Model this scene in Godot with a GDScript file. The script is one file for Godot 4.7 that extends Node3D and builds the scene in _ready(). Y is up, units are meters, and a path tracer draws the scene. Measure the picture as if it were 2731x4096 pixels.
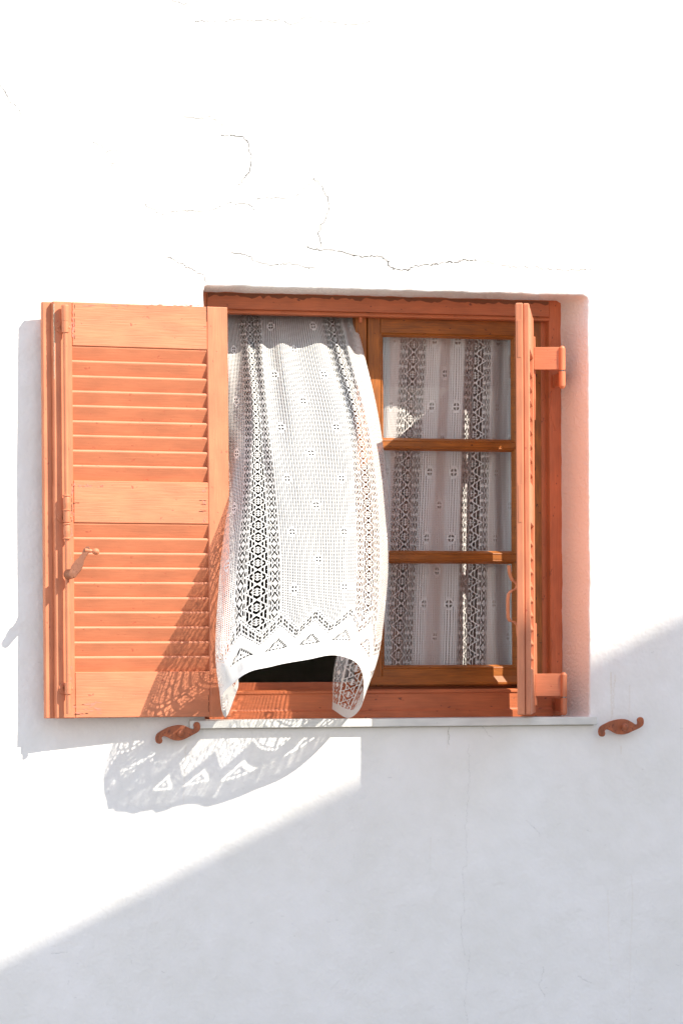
extends Node3D

# ------------------------------------------------------------------ camera model (metres, y up, house wall = plane z 0)
const FOCAL := 15000.0          # focal length in photo pixels (2731 x 4096)
const HORIZON := 2670.0         # pixel row of the eye level
const YAW := 0.3052             # camera turned to the right of the wall's normal
const ROLL := 0.005
const EYE := 1.65
var cam_pos := Vector3(-3.21907, EYE, 10.21927)
var cam_f := Vector3(sin(YAW), 0, -cos(YAW))
var cam_r := Vector3(cos(YAW), 0, sin(YAW)) - Vector3(0, ROLL, 0)
var cam_u := Vector3(0, 1, 0) + ROLL * Vector3(cos(YAW), 0, sin(YAW))
const SUN := Vector3(1.0, 1.22, 1.0)   # towards the sun

var M := {}
var used := {}
var rng := RandomNumberGenerator.new()

func P(u: float, v: float, z: float) -> Vector3:
	var d := cam_f + cam_r * ((u - 1365.5) / FOCAL) + cam_u * ((HORIZON - v) / FOCAL)
	return cam_pos + d * ((z - cam_pos.z) / d.z)

# ------------------------------------------------------------------ mesh helpers
class MB:
	var v := PackedVector3Array()
	var n := PackedVector3Array()
	var t := PackedVector2Array()
	func tri(a: Vector3, b: Vector3, c: Vector3) -> void:   # counter-clockwise seen from outside
		var k := (b - a).cross(c - a).normalized()
		v.append(a); v.append(c); v.append(b)
		for q in 3: n.append(k)
		t.append(Vector2(a.x, a.y)); t.append(Vector2(c.x, c.y)); t.append(Vector2(b.x, b.y))
	func quad(a: Vector3, b: Vector3, c: Vector3, d: Vector3) -> void:
		tri(a, b, c); tri(a, c, d)
	func squad(a: Vector3, b: Vector3, c: Vector3, d: Vector3, na: Vector3, nb: Vector3, nc: Vector3, nd: Vector3) -> void:
		for q in [[a, na], [c, nc], [b, nb], [a, na], [d, nd], [c, nc]]:
			v.append(q[0]); n.append(q[1]); t.append(Vector2(q[0].x, q[0].y))
	func mesh() -> ArrayMesh:
		var arr := []
		arr.resize(Mesh.ARRAY_MAX)
		arr[Mesh.ARRAY_VERTEX] = v; arr[Mesh.ARRAY_NORMAL] = n; arr[Mesh.ARRAY_TEX_UV] = t
		var m := ArrayMesh.new()
		m.add_surface_from_arrays(Mesh.PRIMITIVE_TRIANGLES, arr)
		return m
	# box with chamfered edges between two corners, with the bevel on every edge
	func box(lo: Vector3, hi: Vector3, bev: float, xf := Transform3D.IDENTITY) -> MB:
		var c := (lo + hi) * 0.5
		var h := (hi - lo) * 0.5
		var b: float = min(bev, min(h.x, min(h.y, h.z)) * 0.9)
		var f := func(ax: int, s: Vector3) -> Vector3:      # corner s on the face across axis ax
			var p := Vector3(s.x * (h.x - b), s.y * (h.y - b), s.z * (h.z - b))
			p[ax] = s[ax] * h[ax]
			return xf * (c + p)
		for ax in 3:
			var i := (ax + 1) % 3
			var j := (ax + 2) % 3
			for s in [-1, 1]:
				var q := []
				for k in [[-1, -1], [1, -1], [1, 1], [-1, 1]]:
					var sv := Vector3.ZERO
					sv[ax] = s; sv[i] = k[0]; sv[j] = k[1]
					q.append(f.call(ax, sv))
				if s > 0: quad(q[0], q[1], q[2], q[3])
				else: quad(q[3], q[2], q[1], q[0])
			for si in [-1, 1]:                              # edge along ax between faces i and j
				for sj in [-1, 1]:
					var s0 := Vector3.ZERO
					var s1 := Vector3.ZERO
					s0[ax] = -1; s1[ax] = 1
					s0[i] = si; s1[i] = si; s0[j] = sj; s1[j] = sj
					if si * sj > 0: quad(f.call(i, s0), f.call(j, s0), f.call(j, s1), f.call(i, s1))
					else: quad(f.call(i, s1), f.call(j, s1), f.call(j, s0), f.call(i, s0))
		for sx in [-1, 1]:
			for sy in [-1, 1]:
				for sz in [-1, 1]:
					var s := Vector3(sx, sy, sz)
					var a: Vector3 = f.call(0, s)
					var e: Vector3 = f.call(1, s)
					var g: Vector3 = f.call(2, s)
					if sx * sy * sz > 0: tri(a, e, g)
					else: tri(a, g, e)
		return self
	# polygon (counter-clockwise in x, y) pushed from z0 to z1 with a small bevel on the z1 side
	func prism(poly: PackedVector2Array, z0: float, z1: float, xf := Transform3D.IDENTITY, bev := 0.0) -> MB:
		var inner := poly
		if bev > 0:
			inner = PackedVector2Array()
			for k in poly.size():
				var p0 := poly[(k - 1 + poly.size()) % poly.size()]
				var p1 := poly[k]
				var p2 := poly[(k + 1) % poly.size()]
				var e := ((p1 - p0).normalized() + (p2 - p1).normalized()).normalized()
				inner.append(p1 + Vector2(-e.y, e.x) * bev)
		var idx := Geometry2D.triangulate_polygon(inner)
		for k in range(0, idx.size(), 3):
			var a := inner[idx[k]]
			var b := inner[idx[k + 1]]
			var c := inner[idx[k + 2]]
			if (b - a).cross(c - a) < 0:
				var w := b
				b = c; c = w
			tri(xf * Vector3(a.x, a.y, z1), xf * Vector3(b.x, b.y, z1), xf * Vector3(c.x, c.y, z1))
			tri(xf * Vector3(a.x, a.y, z0), xf * Vector3(c.x, c.y, z0), xf * Vector3(b.x, b.y, z0))
		var zm := z1 - bev
		for k in poly.size():
			var k2 := (k + 1) % poly.size()
			var a := poly[k]
			var b := poly[k2]
			quad(xf * Vector3(a.x, a.y, z0), xf * Vector3(b.x, b.y, z0), xf * Vector3(b.x, b.y, zm), xf * Vector3(a.x, a.y, zm))
			if bev > 0:
				var a2 := inner[k]
				var b2 := inner[k2]
				quad(xf * Vector3(a.x, a.y, zm), xf * Vector3(b.x, b.y, zm), xf * Vector3(b2.x, b2.y, z1), xf * Vector3(a2.x, a2.y, z1))
		return self
	# lathe round the y axis: profile of (radius, y) upwards
	func lathe(prof: Array, seg: int, xf := Transform3D.IDENTITY) -> MB:
		for k in prof.size() - 1:
			var p: Vector2 = prof[k]
			var q: Vector2 = prof[k + 1]
			var sl := Vector2(q.y - p.y, p.x - q.x).normalized()
			for s in seg:
				var a0 := TAU * s / seg
				var a1 := TAU * (s + 1) / seg
				var c0 := Vector3(cos(a0), 0, -sin(a0))
				var c1 := Vector3(cos(a1), 0, -sin(a1))
				var n0 := xf.basis * (c0 * sl.x + Vector3(0, sl.y, 0))
				var n1 := xf.basis * (c1 * sl.x + Vector3(0, sl.y, 0))
				squad(xf * (c0 * p.x + Vector3(0, p.y, 0)), xf * (c1 * p.x + Vector3(0, p.y, 0)), xf * (c1 * q.x + Vector3(0, q.y, 0)), xf * (c0 * q.x + Vector3(0, q.y, 0)), n0, n1, n1, n0)
		return self
	# bar from a to b with an (offset, height) profile given as a polygon across: side axis sx, out axis so
	func sweep(a: Vector3, b: Vector3, sx: Vector3, so: Vector3, poly: PackedVector2Array) -> MB:
		var d := (b - a)
		var xf := Transform3D(Basis(sx, so, d), a)
		var flip := xf.basis.determinant() < 0
		var pl := poly.duplicate()
		if Geometry2D.is_polygon_clockwise(pl) != flip: pl.reverse()
		var idx := Geometry2D.triangulate_polygon(pl)
		for k in range(0, idx.size(), 3):
			var p := [pl[idx[k]], pl[idx[k + 1]], pl[idx[k + 2]]]
			var cw: bool = (p[1] - p[0]).cross(p[2] - p[0]) < 0
			if cw != flip: p.reverse()
			tri(xf * Vector3(p[0].x, p[0].y, 1), xf * Vector3(p[1].x, p[1].y, 1), xf * Vector3(p[2].x, p[2].y, 1))
			tri(xf * Vector3(p[0].x, p[0].y, 0), xf * Vector3(p[2].x, p[2].y, 0), xf * Vector3(p[1].x, p[1].y, 0))
		for k in pl.size():
			var p: Vector2 = pl[k]
			var q: Vector2 = pl[(k + 1) % pl.size()]
			quad(xf * Vector3(p.x, p.y, 0), xf * Vector3(q.x, q.y, 0), xf * Vector3(q.x, q.y, 1), xf * Vector3(p.x, p.y, 1))
		return self

func numbered(called: String) -> String:
	used[called] = used.get(called, -1) + 1
	return called if used[called] == 0 else "%s_%03d" % [called, used[called]]

func part(called: String, mb: MB, m: Material, parent: Node) -> MeshInstance3D:
	return part_mesh(called, mb.mesh(), m, parent)

func part_mesh(called: String, mesh: Mesh, m: Material, parent: Node) -> MeshInstance3D:
	var o := MeshInstance3D.new()
	o.mesh = mesh
	o.material_override = m
	o.name = called
	parent.add_child(o, true)
	return o

func tag(o: Node, label: String, category: String, group := "") -> void:
	o.set_meta("label", label)
	o.set_meta("category", category)
	if group: o.set_meta("group", group)

func thing(called: String, label: String, category: String, group := "") -> Node3D:
	var o := Node3D.new()
	o.name = numbered(called)
	add_child(o)
	tag(o, label, category, group)
	return o

# ------------------------------------------------------------------ textures and materials
func noise(seed_: int, freq: float, oct := 4) -> FastNoiseLite:
	var n := FastNoiseLite.new()
	n.seed = seed_
	n.noise_type = FastNoiseLite.TYPE_SIMPLEX_SMOOTH
	n.frequency = freq
	n.fractal_octaves = oct
	return n

func tex(im: Image) -> ImageTexture:
	im.generate_mipmaps()
	return ImageTexture.create_from_image(im)

# streaky tileable-enough wood and paint pictures: grain runs along v
func paint_pictures(seed_: int, base: Color, streak: float, blotch: float, chips: float, chip_col: Color) -> Array:
	var w := 512
	var h := 512
	var col := Image.create(w, h, false, Image.FORMAT_RGB8)
	var hei := Image.create(w, h, false, Image.FORMAT_L8)
	var n1 := noise(seed_, 0.05, 3)
	var n2 := noise(seed_ + 1, 0.012, 3)
	var n3 := noise(seed_ + 2, 0.03, 4)
	for y in h:
		for x in w:
			# wrap both ways by fading towards a shifted copy
			var fx: float = clamp((x - 448.0) / 64.0, 0, 1)
			var fy: float = clamp((y - 448.0) / 64.0, 0, 1)
			var s: float = 0.0
			var b: float = 0.0
			var c: float = 0.0
			for k in [[x, y, (1 - fx) * (1 - fy)], [x - w, y, fx * (1 - fy)], [x, y - h, (1 - fx) * fy], [x - w, y - h, fx * fy]]:
				var wt: float = k[2]
				if wt <= 0: continue
				s += wt * n1.get_noise_2d(k[0] * 3.2, k[1] * 0.16)
				b += wt * n2.get_noise_2d(k[0], k[1] * 0.5)
				c += wt * n3.get_noise_2d(k[0] * 1.3, k[1] * 0.7)
			var g := 1.0 + s * streak + b * blotch
			var cc := Color(base.r * g, base.g * g, base.b * g)
			var hh := 0.6 + s * 0.35
			if c > chips:
				cc = cc.lerp(chip_col, clamp((c - chips) * 14.0, 0, 0.85))
				hh -= 0.25
			col.set_pixel(x, y, cc)
			hei.set_pixel(x, y, Color(hh, hh, hh))
	return [col, hei]

func mat_tri(pics: Array, rot: bool, scale: float, rough: float, relief: float) -> StandardMaterial3D:
	var c: Image = pics[0].duplicate()
	var h: Image = pics[1].duplicate()
	if rot:
		c.rotate_90(CLOCKWISE)
		h.rotate_90(CLOCKWISE)
	var m := StandardMaterial3D.new()
	m.albedo_texture = tex(c)
	m.roughness = rough
	m.heightmap_enabled = true
	m.heightmap_texture = tex(h)
	m.heightmap_scale = relief
	m.uv1_triplanar = true
	m.uv1_scale = Vector3.ONE * scale
	return m

func plain(c: Color, rough: float, metal := 0.0) -> StandardMaterial3D:
	var m := StandardMaterial3D.new()
	m.albedo_color = c
	m.roughness = rough
	m.metallic = metal
	return m

# the plaster of the wall: x -1.3..1.3, y 0.3..3.9 on one picture
const WX0 := -1.3
const WY0 := 0.3
const WW := 2.6
const WH := 3.6
const TW := 1040
const TH := 1440

func to_tex(u: float, v: float) -> Vector2:
	var p := P(u, v, 0)
	return Vector2((p.x - WX0) / WW * TW, (1.0 - (p.y - WY0) / WH) * TH)

func crack_list() -> Array:
	var out := []
	var A := func(pts: Array, s: float, ox: float, oy: float, w: float) -> void:
		var q := []
		for p in pts: q.append(Vector2(p[0] * s + ox, p[1] * s + oy))
		out.append([q, w])
	A.call([[1015, 620], [1070, 623], [1110, 628], [1135, 650], [1147, 680], [1150, 720], [1155, 760], [1143, 800], [1115, 830], [1092, 855]], 0.871, 0, 0, 1.0)
	A.call([[1437, 823], [1460, 835], [1485, 870], [1500, 910], [1508, 970], [1497, 1000], [1475, 1035], [1460, 1070], [1470, 1110], [1478, 1140]], 0.871, 0, 0, 0.95)
	A.call([[1410, 1140], [1480, 1150], [1568, 1158]], 0.871, 0, 0, 1.0)
	A.call([[250, 391], [290, 400], [330, 410], [380, 407], [420, 420], [438, 430], [432, 445], [450, 458], [500, 464], [545, 445], [600, 440], [660, 436], [715, 428], [770, 427]], 1.04, 1100, 600, 1.25)
	A.call([[770, 427], [820, 433], [850, 448], [920, 450], [990, 455], [1100, 463], [1240, 460]], 1.04, 1100, 600, 0.55)
	A.call([[436, 446], [452, 460], [470, 460]], 1.04, 1100, 601, 1.6)
	A.call([[670, 940], [700, 965], [750, 985], [830, 965], [880, 970], [970, 970], [1050, 935], [1140, 940], [1170, 970]], 0.871, 0, 0, 0.68)
	A.call([[1180, 915], [1230, 907], [1280, 912], [1360, 900], [1437, 823]], 0.871, 0, 0, 0.68)
	A.call([[1060, 1162], [1110, 1165], [1175, 1200], [1245, 1220], [1350, 1212], [1400, 1228], [1450, 1235]], 0.871, 0, 0, 0.85)
	A.call([[775, 1185], [850, 1220], [900, 1250], [935, 1270], [940, 1300]], 0.871, 0, 0, 0.77)
	A.call([[770, -6], [835, 22], [900, 12], [960, 2], [1030, -8]], 0.871, 0, 0, 0.55)
	A.call([[890, 100], [1000, 97], [1130, 93], [1300, 100], [1340, 115], [1410, 78], [1490, 103], [1568, 112], [1700, 108]], 0.871, 0, 0, 0.59)
	A.call([[845, 535], [900, 547], [970, 540], [1020, 570], [1012, 620]], 0.871, 0, 0, 0.68)
	A.call([[410, 655], [465, 665], [480, 695], [560, 690], [530, 745], [490, 790]], 0.871, 0, 0, 0.51)
	A.call([[0, 395], [25, 420], [40, 465], [85, 490], [100, 570]], 0.871, 0, 0, 0.51)
	A.call([[582, 150], [582, 250], [583, 330], [575, 440], [568, 560], [578, 665], [560, 720], [562, 800], [565, 900], [548, 960], [555, 1040], [565, 1120]], 0.871, 1366, 2850, 0.05)
	A.call([[585, 1080], [585, 1170], [573, 1230], [565, 1330], [572, 1380], [577, 1430], [580, 1600]], 0.871, 1366, 2850, 0.05)
	A.call([[930, 1165], [920, 1220], [905, 1255], [935, 1310]], 0.871, 1366, 2850, 0.08)
	A.call([[1080, 1210], [1150, 1240]], 0.871, 1366, 2850, 0.08)
	A.call([[850, 500], [885, 530], [910, 570]], 0.871, 1366, 2850, 0.08)
	A.call([[485, 62], [492, 100], [490, 150]], 0.871, 1366, 2850, 0.16)
	A.call([[640, 60], [690, 118]], 0.871, 1366, 2850, 0.08)
	A.call([[70, 830], [125, 860], [120, 885]], 0.871, 0, 2900, 0.1)
	A.call([[240, 1052], [310, 1048]], 0.871, 0, 2900, 0.1)
	return out

func wall_pictures() -> Array:
	var fine := noise(11, 0.16, 4).get_image(TW, TH)
	var mid := noise(12, 0.028, 4).get_image(TW, TH)
	var big := noise(13, 0.006, 3).get_image(TW, TH)
	fine.convert(Image.FORMAT_L8); mid.convert(Image.FORMAT_L8); big.convert(Image.FORMAT_L8)
	var f := fine.get_data()
	var m := mid.get_data()
	var b := big.get_data()
	var hd := PackedByteArray()
	hd.resize(TW * TH)
	var cd := PackedByteArray()
	cd.resize(TW * TH * 3)
	for k in TW * TH:
		hd[k] = clampi(int(f[k] * 0.16 + m[k] * 0.34 + b[k] * 0.3 + 30), 0, 255)
		var s := (m[k] - 128) * 0.022 + (b[k] - 128) * 0.03
		cd[3 * k] = clampi(int(236 + s), 0, 255)
		cd[3 * k + 1] = clampi(int(235 + s), 0, 255)
		cd[3 * k + 2] = clampi(int(231 + s * 1.25), 0, 255)
	var hei := Image.create_from_data(TW, TH, false, Image.FORMAT_L8, hd)
	var col := Image.create_from_data(TW, TH, false, Image.FORMAT_RGB8, cd)
	var r := RandomNumberGenerator.new()
	r.seed = 5
	var wander := noise(17, 0.09, 3)
	for c in crack_list():
		var pts: Array = c[0]
		var w: float = c[1]
		for k in pts.size() - 1:
			var a := to_tex(pts[k].x, pts[k].y)
			var z := to_tex(pts[k + 1].x, pts[k + 1].y)
			var steps := int(a.distance_to(z) * 1.3) + 1
			for s in steps:
				var p := a.lerp(z, float(s) / steps)
				p += Vector2(wander.get_noise_2d(p.x, p.y), wander.get_noise_2d(p.y + 500.0, p.x)) * 2.5
				stroke(col, hei, p, w * clampf(0.9 + 0.5 * wander.get_noise_2d(p.x * 0.4 + 900.0, p.y * 0.4), 0.6, 1.05))
	# pits, dents and trowel nicks
	for k in 420:
		var p := Vector2(r.randf_range(0, TW), r.randf_range(0, TH))
		var l := r.randf_range(1.0, 7.0)
		var dir := Vector2(1, r.randf_range(-0.5, 0.5))
		if r.randf() < 0.3: dir = Vector2(r.randf_range(-0.4, 0.4), 1)
		var st := r.randf_range(0.02, 0.13)
		for s in int(l): stroke(col, hei, p + dir * s, st * r.randf_range(0.5, 1.0))
	# beige run-off lines from the jamb, the sill and the hooks
	for d in [[2440, 2690, 2880, 0.6], [2456, 2700, 2870, 0.45], [2515, 2740, 2900, 0.28], [1790, 2920, 3000, 0.25], [742, 2985, 3260, 0.35], [2480, 2985, 3020, 0.4], [2525, 3500, 4090, 0.18], [1720, 3350, 3500, 0.14], [2430, 3560, 3900, 0.16]]:
		var x: float = d[0]
		var y: float = d[1]
		while y < d[2]:
			var p := to_tex(x, y)
			var q: float = d[3] * r.randf_range(0.4, 1.0) * (1.0 - 0.6 * (y - d[1]) / (d[2] - d[1]))
			for ox in 2:
				tint(col, p + Vector2(ox, 0), Color(0.76, 0.68, 0.55), q * 0.2)
			x += r.randf_range(-0.7, 0.7)
			y += 1.5
	return [col, hei]

func stroke(col: Image, hei: Image, p: Vector2, st: float) -> void:
	var x := int(p.x)
	var y := int(p.y)
	if x < 1 or y < 1 or x >= TW - 1 or y >= TH - 1: return
	var h := hei.get_pixel(x, y).r
	if h < 0.2: return
	tint(col, p, Color(0.10, 0.095, 0.085), min(st * 0.70, 0.95))
	h = 0.19 if st > 0.3 else max(0.0, h - 0.4 * st)
	hei.set_pixel(x, y, Color(h, h, h))

func tint(col: Image, p: Vector2, c: Color, amount: float) -> void:
	var x := int(p.x)
	var y := int(p.y)
	if x < 0 or y < 0 or x >= TW or y >= TH: return
	col.set_pixel(x, y, col.get_pixel(x, y).lerp(c, amount))

func materials() -> void:
	var orange := paint_pictures(21, Color(0.77, 0.475, 0.335), 0.04, 0.09, 0.56, Color(0.70, 0.34, 0.25))
	M.paint_v = mat_tri(orange, false, 2.2, 0.5, 0.06)
	M.paint_h = mat_tri(orange, true, 2.2, 0.5, 0.06)
	var dark := paint_pictures(31, Color(0.74, 0.41, 0.25), 0.06, 0.10, 0.54, Color(0.46, 0.26, 0.17))
	M.frame_v = mat_tri(dark, false, 1.9, 0.5, 0.06)
	M.frame_h = mat_tri(dark, true, 1.9, 0.5, 0.06)
	var oak := paint_pictures(41, Color(0.60, 0.345, 0.11), 0.20, 0.14, 0.56, Color(0.22, 0.10, 0.05))
	M.oak_v = mat_tri(oak, false, 2.6, 0.5, 0.04)
	M.oak_h = mat_tri(oak, true, 2.6, 0.5, 0.04)
	var rust := paint_pictures(51, Color(0.61, 0.34, 0.21), 0.10, 0.25, 0.36, Color(0.40, 0.20, 0.13))
	M.tan = mat_tri(paint_pictures(55, Color(0.55, 0.35, 0.25), 0.08, 0.2, 0.34, Color(0.40, 0.24, 0.16)), false, 7.0, 0.5, 0.05)
	M.rust = mat_tri(rust, false, 6.0, 0.55, 0.05)
	var w := wall_pictures()
	var pl := StandardMaterial3D.new()
	pl.albedo_texture = tex(w[0])
	pl.roughness = 0.92
	pl.heightmap_enabled = true
	pl.heightmap_texture = tex(w[1])
	pl.heightmap_scale = 0.6
	M.plaster = pl
	var pr := noise(61, 0.05, 4).get_image(512, 512)
	pr.convert(Image.FORMAT_L8)
	var rv := StandardMaterial3D.new()
	rv.albedo_color = Color(0.925, 0.92, 0.905)
	rv.roughness = 0.92
	rv.heightmap_enabled = true
	rv.heightmap_texture = tex(pr)
	rv.heightmap_scale = 0.35
	rv.uv1_triplanar = true
	rv.uv1_scale = Vector3.ONE * 3.0
	M.reveal = rv
	var mb := paint_pictures(71, Color(0.84, 0.84, 0.815), 0.03, 0.08, 0.7, Color(0.62, 0.61, 0.57))
	M.marble = mat_tri(mb, true, 2.0, 0.4, 0.02)
	M.lace = plain(Color(0.885, 0.88, 0.862), 0.95)
	M.lace.backlight = Color(0.30, 0.29, 0.275)
	M.lace.cull_mode = BaseMaterial3D.CULL_DISABLED
	var gl := plain(Color(0.96, 0.98, 0.97, 0.02), 0.02)
	gl.transparency = BaseMaterial3D.TRANSPARENCY_ALPHA
	M.glass = gl
	M.bare_wood = plain(Color(0.66, 0.62, 0.54), 0.85)
	M.undercoat = plain(Color(0.86, 0.50, 0.42), 0.8)
	M.gap = plain(Color(0.20, 0.11, 0.07), 0.9)
	M.old_paint = plain(Color(0.50, 0.29, 0.17), 0.7)
	M.steel = plain(Color(0.55, 0.55, 0.55), 0.35, 1.0)
	M.room = plain(Color(0.82, 0.79, 0.74), 0.9)
	M.dark_wood = plain(Color(0.24, 0.19, 0.16), 0.5)
	M.white = plain(Color(0.90, 0.895, 0.88), 0.9)
	var st := paint_pictures(81, Color(0.62, 0.59, 0.55), 0.06, 0.25, 0.5, Color(0.5, 0.47, 0.43))
	M.street = mat_tri(st, false, 0.4, 0.9, 0.1)
	M.tile = plain(Color(0.62, 0.36, 0.26), 0.85)
	M.iron = plain(Color(0.05, 0.05, 0.05), 0.5)

# ------------------------------------------------------------------ the house wall with its window opening
var ox0: float
var ox1: float
var oy0: float
var oy1: float
const ZF := -0.165       # front of the window frame
const ZS := -0.2         # front of the sashes

func ring(grow: float, z: float, wob: float, taper: float, per: int) -> Array:
	# points round the opening, counter-clockwise from the lower left corner
	var out := []
	var n := noise(77, 1.0, 3)
	var c := [Vector2(ox0, oy0), Vector2(ox1, oy0), Vector2(ox1, oy1), Vector2(ox0, oy1)]
	var cr := 0.012
	for s in 4:
		var a: Vector2 = c[s]
		var b: Vector2 = c[(s + 1) % 4]
		var d := (b - a).normalized()
		var out_n := Vector2(d.y, -d.x)
		for k in per:
			var q := float(k) / per
			var p := a.lerp(b, q)
			var e: float = min(q, 1.0 - q) * a.distance_to(b)
			var round_: float = max(0.0, cr - e) * 0.55
			var w := n.get_noise_2d(p.x * 9.0 + 40.0 * s, p.y * 9.0) * wob + n.get_noise_2d(p.x * 60.0, p.y * 60.0 + 9.0 * s) * wob * 0.45
			var tp := 0.0
			if s == 1 or s == 3: tp = taper
			else: p.x = lerp(a.x, b.x, q) + (taper * (1.0 - 2.0 * q) * (1.0 if s == 0 else -1.0))
			p += out_n * (grow - round_ + w - tp)
			out.append(Vector3(p.x, p.y, z))
	return out

func uvwall(p: Vector3) -> Vector2:
	return Vector2((p.x - WX0) / WW, 1.0 - (p.y - WY0) / WH)

func grid_mesh(rows: Array, closed: bool, uv_wall: bool) -> ArrayMesh:
	var st := SurfaceTool.new()
	st.begin(Mesh.PRIMITIVE_TRIANGLES)
	st.set_smooth_group(0)
	var n: int = rows[0].size()
	var m: int = n if closed else n - 1
	for r in rows.size() - 1:
		for k in m:
			var k2 := (k + 1) % n
			var a: Vector3 = rows[r][k]
			var b: Vector3 = rows[r][k2]
			var c: Vector3 = rows[r + 1][k2]
			var d: Vector3 = rows[r + 1][k]
			for p in [a, c, b, a, d, c]:
				if uv_wall: st.set_uv(uvwall(p))
				st.add_vertex(p)
	st.generate_normals()
	if uv_wall: st.generate_tangents()
	return st.commit()

func build_house() -> void:
	ox0 = P(818, 2000, 0).x
	ox1 = P(2352, 2000, 0).x
	oy1 = 2.731
	oy0 = P(1450, 2875, 0.025).y - 0.004
	var h := thing("house", "white plastered house wall with hairline cracks around the shuttered window", "house")
	var per := 90
	# front: rings from the far outline in to the rounded, uneven edge of the opening
	var edge := ring(0.006, 0.0, 0.0024, 0.0, per)
	var far_c := [Vector2(-5.0, -0.05), Vector2(6.0, -0.05), Vector2(6.0, 6.2), Vector2(-5.0, 6.2)]
	var far := []
	for s in 4:
		for k in per:
			var p: Vector2 = far_c[s].lerp(far_c[(s + 1) % 4], float(k) / per)
			far.append(Vector3(p.x, p.y, 0))
	var wob := noise(91, 0.9, 3)
	var rows := []
	for q in [1.0, 0.75, 0.55, 0.4, 0.3, 0.24, 0.19, 0.155, 0.125, 0.1, 0.08, 0.062, 0.046, 0.032, 0.02, 0.01, 0.0]:
		var row := []
		for k in 4 * per:
			var p: Vector3 = edge[k].lerp(far[k], q)
			p.z = wob.get_noise_2d(p.x * 1.2, p.y * 1.2) * 0.006 * smoothstep(0.0, 0.08, q)
			row.append(p)
		rows.append(row)
	rows.append(ring(0.0022, -0.0012, 0.0026, 0.0, per))
	rows.append(ring(0.0005, -0.004, 0.0026, 0.0, per))
	part_mesh("front_wall", grid_mesh(rows, true, true), M.plaster, h)
	var rv := [ring(0.0005, -0.004, 0.0026, 0.0, per), ring(0.0, -0.013, 0.0026, 0.002, per), ring(0.0, -0.05, 0.0024, 0.007, per), ring(0.0, -0.1, 0.0022, 0.014, per), ring(0.0, -0.185, 0.002, 0.022, per), ring(0.0, -0.4, 0.0, 0.022, per)]
	part_mesh("window_reveal", grid_mesh(rv, true, false), M.reveal, h)
	# inside face of the wall and the dark room behind
	var back := [ring(0.0, -0.4, 0.0, 0.022, per)]
	var bc := [Vector2(-2.2, 0.45), Vector2(2.4, 0.45), Vector2(2.4, 3.15), Vector2(-2.2, 3.15)]
	var bo := []
	for s in 4:
		for k in per:
			var p: Vector2 = bc[s].lerp(bc[(s + 1) % 4], float(k) / per)
			bo.append(Vector3(p.x, p.y, -0.4))
	back.append(bo)
	part_mesh("inner_wall", grid_mesh(back, true, false), M.room, h)
	part("room_floor", MB.new().box(Vector3(-2.4, 0.3, -4.4), Vector3(2.6, 0.455, -0.395), 0.002), M.room, h)
	part("room_ceiling", MB.new().box(Vector3(-2.4, 3.145, -4.4), Vector3(2.6, 3.3, -0.395), 0.002), M.room, h)
	part("room_wall", MB.new().box(Vector3(-2.4, 0.454, -4.2), Vector3(-2.195, 3.146, -0.397), 0.002), M.room, h)
	part("room_wall", MB.new().box(Vector3(2.395, 0.454, -4.2), Vector3(2.6, 3.146, -0.397), 0.002), M.room, h)
	part("room_wall", MB.new().box(Vector3(-2.39, 0.453, -4.4), Vector3(2.59, 3.147, -4.198), 0.002), M.room, h)
	part("side_wall", MB.new().box(Vector3(-5.0, -0.05, -4.8), Vector3(-4.7, 6.2, -0.012), 0.01), M.white, h)
	part("side_wall", MB.new().box(Vector3(5.7, -0.05, -4.8), Vector3(6.0, 6.2, -0.012), 0.01), M.white, h)
	part("roof", MB.new().box(Vector3(-5.05, 6.2, -4.85), Vector3(6.05, 6.4, 0.0), 0.01), M.white, h)
	# small nail hole in the right reveal
	var nh := P(2322, 2113, -0.045)
	part("nail_hole", MB.new().prism(blob(0.0045, 9), -0.004, 0.0006, Transform3D(Basis(Vector3(0, 0, 1), Vector3(0, 1.5, 0), Vector3(-1, 0, 0)), Vector3(ox1 - 0.0045, nh.y, -0.045))), M.iron, h)

func blob(r: float, n: int) -> PackedVector2Array:
	var out := PackedVector2Array()
	for k in n:
		var a := TAU * k / n
		var q := r * (1.0 + 0.18 * sin(k * 2.7))
		out.append(Vector2(cos(a), sin(a)) * q)
	return out

func build_sill() -> void:
	var top := oy0 + 0.004
	var x0 := P(762, 2890, 0.025).x
	var x1 := P(2387, 2880, 0.025).x
	var s := thing("window_sill", "grey white marble sill slab under the wooden window", "window sill")
	part("slab", MB.new().box(Vector3(x0, top - 0.0235, -0.001), Vector3(x1, top, 0.026), 0.002).box(Vector3(ox0 - 0.002, top - 0.022, -0.17), Vector3(ox1 + 0.002, top - 0.0004, 0.002), 0.001), M.marble, s)
	part("mortar_joint", MB.new().box(Vector3(x0 + 0.006, top - 0.026, -0.003), Vector3(x1 - 0.004, top - 0.0225, 0.006), 0.001), plain(Color(0.66, 0.63, 0.56), 0.95), s)

# ------------------------------------------------------------------ window frame and sashes
func rect_poly(x0: float, x1: float, z0: float, z1: float) -> PackedVector2Array:
	return PackedVector2Array([Vector2(x0, z0), Vector2(x1, z0), Vector2(x1, z1), Vector2(x0, z1)])

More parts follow.
